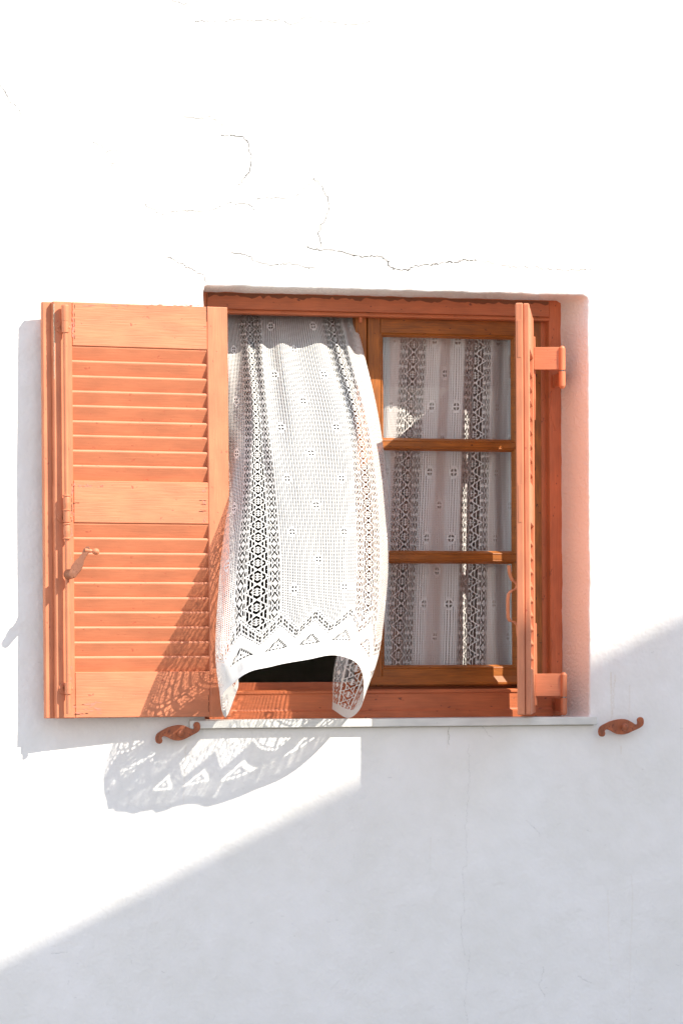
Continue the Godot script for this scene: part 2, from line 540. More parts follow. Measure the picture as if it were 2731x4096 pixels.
func build_window() -> void:
	var w := thing("window", "wooden casement window set back in the white wall, one sash open inwards", "window")
	var xl := ox0 + 0.021
	var xr := ox1 - 0.021
	var head := 2.670
	var jw := 0.0365
	var sill := oy0 + 0.004
	# head with a rounded lip underneath
	var hp := PackedVector2Array([Vector2(0.075, -0.075), Vector2(0.075, 0.0), Vector2(0.014, 0.0), Vector2(0.0115, -0.003), Vector2(0.010, 0.004), Vector2(0.006, 0.0065), Vector2(0.0015, 0.006), Vector2(0.0, 0.002), Vector2(0.0, -0.034), Vector2(0.02, -0.036), Vector2(0.02, -0.075)])
	part("frame_head", MB.new().sweep(Vector3(xl + jw, head, ZF), Vector3(xr - jw, head, ZF), Vector3(0, 1, 0), Vector3(0, 0, 1), hp), M.frame_h, w)
	var jp := PackedVector2Array([Vector2(-0.006, -0.075), Vector2(-0.006, 0.0), Vector2(jw - 0.002, 0.0), Vector2(jw, -0.002), Vector2(jw, -0.031), Vector2(jw + 0.012, -0.031), Vector2(jw + 0.014, -0.034), Vector2(jw + 0.014, -0.038), Vector2(jw + 0.034, -0.038), Vector2(jw + 0.034, -0.075)])
	part("frame_jamb", MB.new().sweep(Vector3(xr, sill + 0.001, ZF - 0.0015), Vector3(xr, head + 0.075, ZF - 0.0015), Vector3(-1, 0, 0), Vector3(0, 0, 1), jp), M.frame_v, w)
	part("frame_jamb", MB.new().sweep(Vector3(xl, sill + 0.001, ZF - 0.0015), Vector3(xl, head + 0.075, ZF - 0.0015), Vector3(1, 0, 0), Vector3(0, 0, 1), jp), M.frame_v, w)
	var by := P(1600, 2757, ZF).y - sill
	var bp := PackedVector2Array([Vector2(0.0, 0.008), Vector2(0.019, 0.008), Vector2(0.022, 0.004), Vector2(0.026, 0.0015), Vector2(by - 0.013, 0.001), Vector2(by - 0.010, 0.0045), Vector2(by - 0.005, 0.0045), Vector2(by - 0.002, 0.001), Vector2(by, -0.006), Vector2(by, -0.034), Vector2(by - 0.012, -0.036), Vector2(by - 0.012, -0.074), Vector2(by + 0.022, -0.074), Vector2(by + 0.022, -0.088), Vector2(0.0, -0.088)])
	part("frame_bottom_rail", MB.new().sweep(Vector3(xl + jw - 0.002, sill, ZF), Vector3(xr - jw + 0.002, sill, ZF), Vector3(0, 1, 0), Vector3(0, 0, 1), bp), M.frame_h, w)
	# ragged strip of old brown paint left bare along the top of the head
	var rg := PackedVector2Array()
	var ns := noise(151, 1.0, 3)
	var hx0 := xl + jw + 0.002
	var hx1 := xr - jw - 0.002
	for k in 121:
		var x: float = lerp(hx1, hx0, k / 120.0)
		rg.append(Vector2(x, oy1 - 0.002))
	for k in 121:
		var x: float = lerp(hx0, hx1, k / 120.0)
		var dq := 0.011 + ns.get_noise_1d(x * 30.0) * 0.010 + ns.get_noise_1d(x * 160.0) * 0.004
		rg.append(Vector2(x, oy1 - clampf(dq, 0.0035, 0.02)))
	if Geometry2D.is_polygon_clockwise(rg): rg.reverse()
	part("bare_strip", MB.new().prism(rg, -0.0005, 0.0005, Transform3D(Basis.IDENTITY, Vector3(0, 0, ZF))), M.old_paint, w)
	# a little wooden turn peg under the head
	var pg := P(1442, 1285, ZF - 0.01)
	part("peg", MB.new().box(Vector3(pg.x - 0.004, head - 0.016, ZF - 0.016), Vector3(pg.x + 0.004, head + 0.001, ZF - 0.006), 0.0015), M.frame_v, w)
	# hinge plates screwed to the right jamb
	for y in [2.552, 1.597]:
		hinge_plate(w, xr, y, 1.0 if y > 2.0 else -1.0)
	# sashes: the right one shut, the left one swung into the room
	var sx1 := xr - jw - 0.012
	var sx0 := P(1474, 2000, ZS).x
	var sy0 := P(1800, 2743, ZS).y
	var sy1 := head + 0.008
	make_sash(w, Transform3D(Basis.IDENTITY, Vector3(sx0, sy0, ZS)), sx1 - sx0, sy1 - sy0, [P(1526, 2000, ZS).x - sx0, sx1 - P(2064, 2000, ZS).x])
	var lx0 := xl + jw + 0.012
	make_sash(w, Transform3D(Basis(Vector3.UP, deg_to_rad(103)), Vector3(lx0 - 0.004, sy0, ZS - 0.09)), sx0 - lx0 - 0.01, sy1 - sy0, [0.046, 0.04])
	# cover strip at the meeting edge
	var cx := P(1452, 2000, ZS + 0.008).x
	part("meeting_stile", MB.new().box(Vector3(cx - 0.018, sy0 + 0.001, ZS - 0.03), Vector3(cx + 0.0162, sy1 - 0.001, ZS + 0.003), 0.003), M.oak_v, w)

func hinge_plate(w: Node3D, xr: float, y: float, s: float) -> void:
	# ornamental plate: long arrow end on the far side of the barrel, short scalloped end on the other
	var o := []
	for p in [[0.0, 0.205], [0.010, 0.178], [0.0175, 0.150], [0.0175, 0.132], [0.012, 0.124], [0.0165, 0.117], [0.012, 0.108], [0.0165, 0.1], [0.0165, 0.0], [0.0165, -0.022], [0.012, -0.030], [0.0165, -0.038], [0.015, -0.05], [0.007, -0.06], [0.0, -0.063]]:
		o.append(Vector2(p[0], -p[1] * s))
	var poly := PackedVector2Array()
	for p in o: poly.append(p)
	for k in range(o.size() - 2, 0, -1): poly.append(Vector2(-o[k].x, o[k].y))
	if Geometry2D.is_polygon_clockwise(poly): poly.reverse()
	var at := Vector3(xr - 0.018, y, ZF - 0.0015)
	var p := part("hinge_plate", MB.new().prism(poly, -0.001, 0.0024, Transform3D(Basis.IDENTITY, at), 0.0007), M.frame_v, w)
	for q in [0.152, -0.046]:
		part("screw", MB.new().lathe([Vector2(0.0042, 0.0), Vector2(0.0038, 0.0012), Vector2(0.0, 0.0016)], 10, Transform3D(Basis(Vector3.RIGHT, PI / 2), at + Vector3(0.0, -q * s, 0.0022))), M.frame_v, p)

func bead(x0: float, x1: float, y0: float, y1: float, wd: float, z: float) -> MB:
	# mitred moulding round a pane: from the face down to the glass
	var m := MB.new()
	var pr := [[0.0, 0.0], [0.0018, 0.0012], [0.004, 0.0], [0.0055, -0.002], [wd - 0.002, -0.0085], [wd, -0.0125], [wd, -0.016]]
	for k in pr.size() - 1:
		var a: float = pr[k][0]
		var za: float = z + pr[k][1]
		var b: float = pr[k + 1][0]
		var zb: float = z + pr[k + 1][1]
		var A := [Vector3(x0 + a, y0 + a, za), Vector3(x1 - a, y0 + a, za), Vector3(x1 - a, y1 - a, za), Vector3(x0 + a, y1 - a, za)]
		var B := [Vector3(x0 + b, y0 + b, zb), Vector3(x1 - b, y0 + b, zb), Vector3(x1 - b, y1 - b, zb), Vector3(x0 + b, y1 - b, zb)]
		for q in 4: m.quad(A[q], A[(q + 1) % 4], B[(q + 1) % 4], B[q])
	return m

func make_sash(w: Node3D, xf: Transform3D, wd: float, ht: float, st: Array) -> void:
	var y0 := P(1800, 2743, ZS).y
	var bot := P(1800, 2674, ZS).y - y0          # top of the bottom rail, before the moulding
	var top := P(1800, 1338, ZS).y - y0
	var ll: float = st[0]
	var lr: float = st[1]
	var m := MB.new()
	var d := -0.036
	m.box(Vector3(0, 0, d), Vector3(ll, ht, 0), 0.0025)
	m.box(Vector3(wd - lr, 0, d), Vector3(wd, ht, 0), 0.0025)
	var sash := part("sash", m, M.oak_v, w)
	sash.transform = xf
	part("rail", MB.new().box(Vector3(ll + 0.0002, 0.0, d), Vector3(wd - lr - 0.0002, bot, -0.0002), 0.0015), M.oak_h, sash)
	part("rail", MB.new().box(Vector3(ll + 0.0002, top, d), Vector3(wd - lr - 0.0002, ht, -0.0002), 0.0015), M.oak_h, sash)
	# drip nosing on the bottom rail
	var dp := PackedVector2Array([Vector2(0.004, 0.0), Vector2(0.004, 0.010), Vector2(0.010, 0.0105), Vector2(0.028, 0.0), Vector2(0.02, -0.002)])
	part("drip_moulding", MB.new().sweep(Vector3(0.002, 0, 0), Vector3(wd - 0.002, 0, 0), Vector3(0, 1, 0), Vector3(0, 0, 1), dp), M.oak_h, sash)
	var bars := [[P(1800, 1790, ZS).y - y0, P(1800, 1768, ZS).y - y0], [P(1800, 2240, ZS).y - y0, P(1800, 2217, ZS).y - y0]]
	for b in bars:
		part("glazing_bar", MB.new().box(Vector3(ll + 0.0002, b[0], d + 0.004), Vector3(wd - lr - 0.0002, b[1], -0.0006), 0.0012), M.oak_h, sash)
	var spans := [[bot, bars[1][0]], [bars[1][1], bars[0][0]], [bars[0][1], top]]
	for s in spans:
		part("glazing_bead", bead(ll, wd - lr, s[0], s[1], 0.0105, -0.0008), M.oak_h, sash)
		part("pane", MB.new().box(Vector3(ll + 0.002, s[0] + 0.002, -0.0165), Vector3(wd - lr - 0.002, s[1] - 0.002, -0.0135), 0.0002), M.glass, sash)

# ------------------------------------------------------------------ louvred shutters
func make_shutter(label: String, inner: float, L: float, H: float) -> Node3D:
	# local: x from the hinge edge to the free edge, y up, the room side at z = inner * t/2
	var t := 0.038
	var o := thing("louvered_shutter", label, "shutter", "louvered shutters of the window")
	var hs := 0.0625
	var fs := 0.056
	var zi := inner * t * 0.5
	var flip := func(lo: Vector3, hi: Vector3) -> Array:
		return [Vector3(lo.x, lo.y, min(lo.z, hi.z)), Vector3(hi.x, hi.y, max(lo.z, hi.z))]
	var B := func(mb: MB, lo: Vector3, hi: Vector3, bev: float) -> void:
		var q: Array = flip.call(lo, hi)
		mb.box(q[0], q[1], bev)
	var m := MB.new()
	B.call(m, Vector3(0, 0, -zi), Vector3(hs, H, zi), 0.0022)
	part("stile", m, M.paint_v, o)
	# free stile with its half-lap: one half of the thickness stands further out
	m = MB.new()
	var lap := 0.024
	var split := inner * 0.0
	if inner < 0:       # left leaf: the outer half laps over
		B.call(m, Vector3(L - fs, 0, split), Vector3(L, H, zi), 0.0028)
		B.call(m, Vector3(L - fs + 0.001, 0.0005, -zi), Vector3(L + lap, H - 0.0005, split), 0.002)
	else:
		B.call(m, Vector3(L - fs, 0, split - 0.002), Vector3(L, H, zi), 0.003)
		B.call(m, Vector3(L - fs + 0.001, 0.0005, -zi), Vector3(L - 0.010, H - 0.0005, split - 0.0022), 0.003)
	part("stile", m, M.paint_v, o)
	var px0 := hs
	var px1 := L - fs
	var yt := [1.0 - 0.106, 0.571, 0.469, 0.111]
	for r in [[H * yt[0], H - 0.0006], [H * yt[2], H * yt[1]], [0.0006, H * yt[3]]]:
		m = MB.new()
		B.call(m, Vector3(px0 - 0.0004, r[0], -zi * 0.96), Vector3(px1 + 0.0004, r[1], zi * 0.985), 0.0022)
		part("rail", m, M.paint_h, o)
	# slats lean: top edge at the room side, bottom edge towards the weather
	var lean := 0.36 if inner < 0 else 0.42
	var hgt := 0.0585
	var th := 0.0105
	for g in [[H * yt[1], H * yt[0], 9], [H * yt[3], H * yt[2], 10]]:
		var pitch: float = (g[1] - g[0]) / g[2]
		for k in int(g[2]):
			var top: float = g[0] + pitch * (k + 1) - 0.0035
			var dn := Vector3(0, -1, -inner * lean).normalized()
			var fr := Vector3(0, -lean, inner).normalized()
			if absf(dn.dot(fr)) > 0.01: fr = Vector3(0, -lean * 1.0, inner * 1.0).normalized()
			var jit := rng.randf_range(-0.0006, 0.0006)
			var a := Vector3(px0 - 0.004, top + jit, zi - inner * 0.0035)
			var b := Vector3(px1 + 0.004, top + jit + rng.randf_range(-0.0005, 0.0005), zi - inner * 0.0035)
			# profile: x along dn, y along fr (front face at 0, back at -th), rounded top
			var pf := PackedVector2Array([Vector2(-0.0042, -th * 0.62), Vector2(-0.004, -th * 0.36), Vector2(-0.0016, -0.0008), Vector2(0.001, 0.0), Vector2(hgt - 0.002, 0.0), Vector2(hgt, -0.0025), Vector2(hgt, -th + 0.002), Vector2(hgt - 0.002, -th), Vector2(0.0, -th), Vector2(-0.0025, -th * 0.9)])
			part("slat", MB.new().sweep(a, b, dn, fr, pf), M.paint_h, o)
	# little keeper plates let into the free edge
	for y in [H * 0.915, H * 0.515, H * 0.06]:
		m = MB.new()
		var xe := L if inner > 0 else L + 0.0
		B.call(m, Vector3(xe - 0.002, y - 0.055, zi * 0.2), Vector3(xe + 0.0011, y + 0.05, zi * 0.72), 0.0008)
		part("keeper_plate", m, M.paint_v, o)
	return o

func lathe_y(prof: Array, at: Vector3, seg := 14) -> MB:
	return MB.new().lathe(prof, seg, Transform3D(Basis.IDENTITY, at))

func build_left_shutter() -> void:
	var y0 := 1.5125
	var H := 2.669 - y0
	var he := P(919, 2000, 0.030)
	var fe := P(221, 2000, 0.082)
	var X := Vector3(fe.x - he.x, 0, 0.082 - 0.030)
	var L := X.length()
	X = X.normalized()
	var Z := X.cross(Vector3.UP)
	var o := make_shutter("terracotta louvered shutter folded back flat, with bolt rod and crank handle", -1.0, L, H)
	# the room-side face runs through the two edge points
	o.transform = Transform3D(Basis(X, Vector3.UP, Z).rotated(X, 0.010), Vector3(he.x, y0, 0.034) + Z * 0.019)
	wear(o, L, H, inv_px(o, 0.07))
	# bolt rod on the room side (local -z)
	var fz := -0.020
	var rx := L - 0.029
	var rz := fz - 0.0165
	var rod := part("bolt_rod", lathe_y([Vector2(0.0001, 0.012), Vector2(0.0062, 0.013), Vector2(0.0062, H - 0.025), Vector2(0.0001, H - 0.024)], Vector3(rx, 0, rz)), M.paint_v, o)
	part("rod_cap", lathe_y([Vector2(0.0001, H - 0.057), Vector2(0.0098, H - 0.056), Vector2(0.0105, H - 0.03), Vector2(0.0105, H - 0.014), Vector2(0.0095, H - 0.012), Vector2(0.0001, H - 0.012)], Vector3(rx, 0, rz)), M.paint_v, rod)
	for y in [H - 0.072, H * 0.483, 0.083]:
		# bracket: a strap over the rod on a round plate with two rivets
		var b := part("bracket", lathe_y([Vector2(0.0062, y - 0.016), Vector2(0.0094, y - 0.0155), Vector2(0.0098, y), Vector2(0.0094, y + 0.0155), Vector2(0.0062, y + 0.016)], Vector3(rx, 0, rz)).prism(blob_round(0.0165, 0.0165, 18), 0.0, 0.0026, Transform3D(Basis(Vector3(-1, 0, 0), Vector3.UP, Vector3(0, 0, -1)), Vector3(rx + 0.006, y, fz + 0.0005)), 0.0006).prism(blob_round(0.0165, 0.0165, 18), 0.0, 0.0024, Transform3D(Basis(Vector3(-1, 0, 0), Vector3.UP, Vector3(0, 0, -1)), Vector3(rx - 0.006, y, fz + 0.0003)), 0.0006), M.paint_v, rod)
		b.name = "bracket"
		for s in [-0.0165, 0.0155]:
			b.mesh = MB_join(b.mesh, MB.new().lathe([Vector2(0.0035, 0), Vector2(0.003, 0.0015), Vector2(0.0001, 0.0022)], 10, Transform3D(Basis(Vector3.RIGHT, -PI / 2), Vector3(rx + s, y, fz - 0.0022))))
	# turned swellings above and below the middle bracket
	for s in [1.0, -1.0]:
		var yc: float = H * 0.483 + s * (0.038 if s > 0 else 0.0405)
		part("knuckle", lathe_y([Vector2(0.006, yc - 0.023), Vector2(0.0108, yc - 0.022), Vector2(0.0112, yc - 0.019), Vector2(0.0086, yc - 0.017), Vector2(0.0098, yc - 0.006), Vector2(0.0102, yc), Vector2(0.0094, yc + 0.012), Vector2(0.0086, yc + 0.017), Vector2(0.0112, yc + 0.019), Vector2(0.0108, yc + 0.0215), Vector2(0.006, yc + 0.023)], Vector3(rx, 0, rz)), M.paint_v, rod)
	# crank handle: boss on the rod, shaped flat arm, knob
	var hy := P(265, 2298, 0.1).y - y0
	part("handle_boss", MB.new().lathe([Vector2(0.0001, -0.004), Vector2(0.0135, -0.003), Vector2(0.0145, 0.004), Vector2(0.0125, 0.056), Vector2(0.0118, 0.059), Vector2(0.0001, 0.06)], 16, Transform3D(Basis(Vector3(0, 1, 0), Vector3(0.1, 0, -1.0).normalized(), Vector3(-1.0, 0, -0.1)).orthonormalized(), Vector3(rx - 0.002, hy, rz - 0.004))), M.tan, rod)
	var arm := PackedVector2Array([Vector2(-0.010, 0.0), Vector2(-0.008, -0.010), Vector2(0.0, -0.0135), Vector2(0.010, -0.010), Vector2(0.013, 0.004), Vector2(0.0155, 0.020), Vector2(0.013, 0.034), Vector2(0.0085, 0.046), Vector2(0.0075, 0.060), Vector2(0.009, 0.072), Vector2(0.006, 0.082), Vector2(0.0, 0.085), Vector2(-0.006, 0.082), Vector2(-0.009, 0.072), Vector2(-0.0065, 0.058), Vector2(-0.008, 0.044), Vector2(-0.0125, 0.030), Vector2(-0.0135, 0.014)])
	var ax := Vector3(-0.52, 0.85, -0.08).normalized()       # along the arm
	var an := Vector3(0.42, 0.10, -0.9)
	an = (an - ax * an.dot(ax)).normalized()
	var asd := ax.cross(an)
	var a0 := Vector3(rx + 0.003, hy + 0.002, rz - 0.058)
	part("handle_arm", MB.new().prism(arm, -0.0035, 0.0035, Transform3D(Basis(asd, ax, an), a0), 0.0012), M.tan, rod)
	var kb := a0 + ax * 0.073
	part("handle_knob", MB.new().lathe([Vector2(0.0001, -0.005), Vector2(0.0062, -0.004), Vector2(0.0056, 0.010), Vector2(0.0042, 0.015), Vector2(0.0074, 0.019), Vector2(0.0092, 0.024), Vector2(0.0086, 0.030), Vector2(0.0055, 0.034), Vector2(0.0001, 0.0355)], 16, knob_turn(kb)), M.paint_v, rod)
	# strap hinges behind the leaf, reaching back to the jamb
	var inv := o.transform.affine_inverse()
	for y in [2.552, 1.597]:
		var pin := inv * Vector3(ox0 + 0.014, y, -0.045)
		var at := inv * (Vector3(he.x - 0.006, y, 0.0) + Z * 0.03 * 0.0)
		at.z = 0.0205
		hinge(o, pin, Vector3(0.008, pin.y, 0.0205), inv * Vector3(ox0 + 0.043, y, ZF))

func knob_turn(at: Vector3) -> Transform3D:
	var y := Vector3(-0.96, -0.12, -0.25).normalized()
	var x := y.cross(Vector3.UP).normalized()
	return Transform3D(Basis(x, y, x.cross(y)), at)

func inv_px(o: Node3D, z: float) -> Callable:
	# photo pixel -> point on the room-side face of the leaf, in its own coordinates
	var inv := o.transform.affine_inverse()
	return func(u: float, v: float) -> Vector2:
		var a := inv * cam_pos
		var b := inv * P(u, v, z)
		var t := (-0.019 - a.z) / (b.z - a.z)
		var p := a.lerp(b, t)
		return Vector2(p.x, p.y)

func chip(mb: MB, c: Vector2, rx: float, ry: float, z: float) -> void:
	var n := 7 + rng.randi() % 4
	var q := PackedVector2Array()
	for k in n:
		var a := TAU * k / n
		q.append(Vector2(-c.x, c.y) + Vector2(cos(a) * rx, sin(a) * ry) * rng.randf_range(0.55, 1.15))
	mb.prism(q, 0.0, 0.00035, Transform3D(Basis(Vector3(-1, 0, 0), Vector3.UP, Vector3(0, 0, -1)), Vector3(0, 0, z)))

func wear(o: Node3D, L: float, H: float, at: Callable) -> void:
	# worn places where the undercoat, old wood and open joints show
	var z := -0.0189
	var pink := MB.new()
	for k in 46:
		var v := rng.randf_range(1225, 1380)
		if k > 14: v = rng.randf_range(1935, 2260)
		if k > 38: v = rng.randf_range(2660, 2860)
		chip(pink, at.call(289.0 + rng.randf_range(-3, 9) - (10 if v > 2100 else 0), v), rng.randf_range(0.001, 0.0032), rng.randf_range(0.002, 0.009), z)
	for k in 26:
		chip(pink, at.call(rng.randf_range(300, 800), 1217.0 + rng.randf_range(2, 7)), rng.randf_range(0.003, 0.012), rng.randf_range(0.001, 0.0022), z)
	for k in 16:
		chip(pink, at.call(rng.randf_range(295, 420), 1940.0 + rng.randf_range(-2, 10)), rng.randf_range(0.002, 0.008), rng.randf_range(0.0008, 0.002), z)
	for k in 22:
		chip(pink, at.call(rng.randf_range(296, 410), rng.randf_range(2808, 2862)), rng.randf_range(0.003, 0.014), rng.randf_range(0.0008, 0.002), z)
	for k in 12:
		chip(pink, at.call(819.0 + rng.randf_range(-6, 5), rng.randf_range(1960, 2090)), rng.randf_range(0.001, 0.004), rng.randf_range(0.001, 0.005), z)
	part("worn_paint", pink, M.undercoat, o)
	var dark := MB.new()
	for c in [[300, 2820, 345, 2817], [302, 2858, 365, 2852], [298, 2012, 320, 2011], [800, 2002, 826, 2002], [808, 2018, 826, 2019], [800, 2046, 826, 2044], [299, 1222, 299, 1390], [288, 1940, 288, 2090], [827, 1226, 827, 1290], [835, 2775, 835, 2850]]:
		var a: Vector2 = at.call(c[0], c[1])
		var b: Vector2 = at.call(c[2], c[3])
		var n := int(a.distance_to(b) / 0.006) + 2
		for k in n:
			if rng.randf() < 0.25: continue
			var p := a.lerp(b, float(k) / n)
			var vert: bool = absf(b.y - a.y) > absf(b.x - a.x)
			chip(dark, p + Vector2(rng.randf_range(-0.0006, 0.0006), rng.randf_range(-0.0006, 0.0006)), 0.0008 if vert else 0.0045, 0.0045 if vert else 0.0009, z)
	part("open_joint", dark, M.gap, o)
	# paint split off along the corner of the free edge
	var wood := MB.new()
	for k in 40:
		var f := k / 39.0
		chip(wood, Vector2(L - 0.0025 + rng.randf_range(-0.0012, 0.0006), H - 0.012 - f * 0.20), 0.0021 * (1.0 - 0.5 * f), 0.0042, z)
	part("bare_edge", wood, M.bare_wood, o)

func MB_join(a: Mesh, b: MB) -> ArrayMesh:
	var arr := a.surface_get_arrays(0)
	var m := MB.new()
	m.v = arr[Mesh.ARRAY_VERTEX]; m.n = arr[Mesh.ARRAY_NORMAL]; m.t = arr[Mesh.ARRAY_TEX_UV]
	m.v.append_array(b.v); m.n.append_array(b.n); m.t.append_array(b.t)
	return m.mesh()

func blob_round(rx: float, ry: float, n: int) -> PackedVector2Array:
	var out := PackedVector2Array()
	for k in n: out.append(Vector2(cos(TAU * k / n) * rx, sin(TAU * k / n) * ry))
	return out

func hinge(o: Node3D, pin: Vector3, at: Vector3, back: Vector3) -> void:
	# local coordinates of the shutter: barrel at the pin, a flat arm to the leaf, a plate along the leaf
	var r := 0.0098
	var top := pin + Vector3(0, 0.0, 0)
	var brl := part("hinge_barrel", lathe_y([Vector2(0.0001, 0.036), Vector2(0.006, 0.0345), Vector2(r, 0.028), Vector2(r, -0.0352), Vector2(0.0065, -0.0357), Vector2(0.0001, -0.0357)], top, 16), M.paint_v, o)
	part("hinge_knuckle", lathe_y([Vector2(0.0001, -0.0905), Vector2(0.006, -0.089), Vector2(r, -0.082), Vector2(r, -0.0395), Vector2(0.0065, -0.0391), Vector2(0.0001, -0.039)], top, 16), M.paint_v, brl)
	part("hinge_pin", lathe_y([Vector2(0.006, -0.04), Vector2(0.006, -0.035)], top, 12), M.steel, brl)
	var d := at - pin
	d.y = 0
	var len := d.length()
	d = d / len
	var nrm := d.cross(Vector3.UP)
	part("hinge_arm", MB.new().box(Vector3(0.0, -0.034, -0.003), Vector3(len, 0.032, 0.003), 0.001, Transform3D(Basis(d, Vector3.UP, nrm), pin)), M.paint_h, brl)
	d = back - pin
	d.y = 0
	len = d.length()
	d = d / len
	part("hinge_tab", MB.new().box(Vector3(0.0, -0.079, -0.003), Vector3(len, -0.0405, 0.003), 0.001, Transform3D(Basis(d, Vector3.UP, d.cross(Vector3.UP)), pin)), M.paint_h, brl)

func build_right_shutter() -> void:
	var y0 := 1.5145
	var H := 2.669 - y0
	# outer face: from the hinge end to the near free edge
	var zh := -0.105
	var zn := 0.365
	var fo := P(2118, 2000, zn)
	var fi := P(2067, 2000, zn)
	var ho := P(2137, 2000, zh)
	var X := (fo - ho)
	X.y = 0
	var L := X.length()
	X = X.normalized()
	var Z := X.cross(Vector3.UP)        # points to the left: room side
	var o := make_shutter("terracotta louvered shutter standing open edge on, square to the wall", 1.0, L, H)
	o.transform = Transform3D(Basis(X, Vector3.UP, Z), Vector3(ho.x, y0, zh) + Z * 0.019)
	print("right leaf ", L, " thickness seen ", fo.distance_to(fi))
	var inv := o.transform.affine_inverse()
	for y in [2.552, 1.597]:
		var pin := inv * Vector3(P(2249, 2000, -0.045).x, y, -0.045)
		hinge(o, pin, Vector3(0.035, pin.y, -0.0195), inv * Vector3(ox1 - 0.043, y, ZF))
		# plate along the weather side of the leaf
		var sgn := -1.0 if y > 2.0 else 1.0
		var pl := PackedVector2Array([Vector2(0.0, -0.035), Vector2(0.034, -0.035), Vector2(0.034, 0.035), Vector2(0.0, 0.035)])
		var a := 0.085 * sgn
		pl = PackedVector2Array([Vector2(0.002, -0.06), Vector2(0.014, -0.064), Vector2(0.03, -0.05), Vector2(0.034, 0.06), Vector2(0.026, 0.12), Vector2(0.017, 0.18), Vector2(0.006, 0.12)])
		var q := PackedVector2Array()
		for p in pl: q.append(Vector2(p.x, p.y * sgn))
		if Geometry2D.is_polygon_clockwise(q): q.reverse()
		part("hinge_plate", MB.new().prism(q, -0.0008, 0.004, Transform3D(Basis(Vector3(-1, 0, 0), Vector3.UP, Vector3(0, 0, -1)), Vector3(0.036, pin.y, -0.0195)), 0.001), M.paint_v, o)
	# bent strap catch on the room side of the leaf
	var pts := [[2034, 2262], [2036, 2285], [2040, 2305], [2048, 2322], [2062, 2330], [2067, 2342], [2062, 2356], [2044, 2362], [2033, 2375], [2030, 2400], [2030, 2440], [2031, 2470], [2038, 2484], [2058, 2489], [2068, 2502], [2072, 2545]]
	var m := MB.new()
	var zc := zn - 0.055
	var mid := P(2071, 2400, zc)
	for k in pts.size() - 1:
		var a3 := P(pts[k][0], pts[k][1], zc)
		var b3 := P(pts[k + 1][0], pts[k + 1][1], zc)
		var sd := Vector3(0, 0, 1)
		var d := (b3 - a3).normalized()
		var nn := d.cross(sd)
		for q in [a3, b3]: pass
		m.sweep(inv * (a3 - d * 0.0006), inv * (b3 + d * 0.0006), inv.basis * nn, inv.basis * sd, rect_poly(-0.0013, 0.0013, -0.011, 0.011))
	part("strap_catch", m, M.paint_v, o)

# ------------------------------------------------------------------ shutter hooks on the wall
func build_hooks() -> void:
	var src := [[890, 1790], [885, 1750], [900, 1718], [930, 1700], [990, 1672], [1060, 1657], [1110, 1660], [1150, 1680], [1185, 1704], [1197, 1700], [1201, 1688], [1196, 1665], [1205, 1648], [1225, 1641], [1245, 1650], [1252, 1680], [1245, 1710], [1220, 1730], [1170, 1752], [1110, 1780], [1060, 1785], [1020, 1775], [975, 1747], [952, 1741], [938, 1749], [937, 1762], [942, 1775], [935, 1795], [915, 1803]]
	var info := [[-1770.0, 24.0, "rust red S shaped shutter hook beside the lace curtain's hem", 0.055], [0.0, 0.0, "rust red S shaped shutter hook beside the free end of the sill", 0.0]]
	for q in info:
		var c := P(1950 + 1072 * 0.498 + q[0], 2050 + 1722 * 0.498 + q[1], 0.03)
		var o := thing("shutter_hook", q[2], "hook", "shutter hooks on the wall")
		o.position = Vector3(c.x, c.y, 0)
		var poly := PackedVector2Array()
		for s in src:
			var w := P(1950 + s[0] * 0.498 + q[0], 2050 + s[1] * 0.498 + q[1], 0.03) - c
			poly.append(Vector2(w.x, w.y).rotated(q[3]))
		# smooth the outline once
		var sm := PackedVector2Array()
		for k in poly.size():
			var a := poly[k]
			var b := poly[(k + 1) % poly.size()]
			sm.append(a.lerp(b, 0.25)); sm.append(a.lerp(b, 0.75))
		if Geometry2D.is_polygon_clockwise(sm): sm.reverse()
		part("hook_plate", MB.new().prism(sm, 0.0265, 0.0325, Transform3D.IDENTITY, 0.0014), M.rust, o)
		var fwd := Transform3D(Basis(Vector3.RIGHT, PI / 2), Vector3(0.002, 0.0, 0))
		part("stem", MB.new().lathe([Vector2(0.0045, -0.01), Vector2(0.0045, 0.05), Vector2(0.0001, 0.0501)], 12, fwd), M.rust, o)
		part("stem_head", MB.new().lathe([Vector2(0.0001, 0.047), Vector2(0.0085, 0.048), Vector2(0.0108, 0.051), Vector2(0.0095, 0.0565), Vector2(0.005, 0.0595), Vector2(0.0001, 0.06)], 14, fwd), M.rust, o)

# ------------------------------------------------------------------ lace

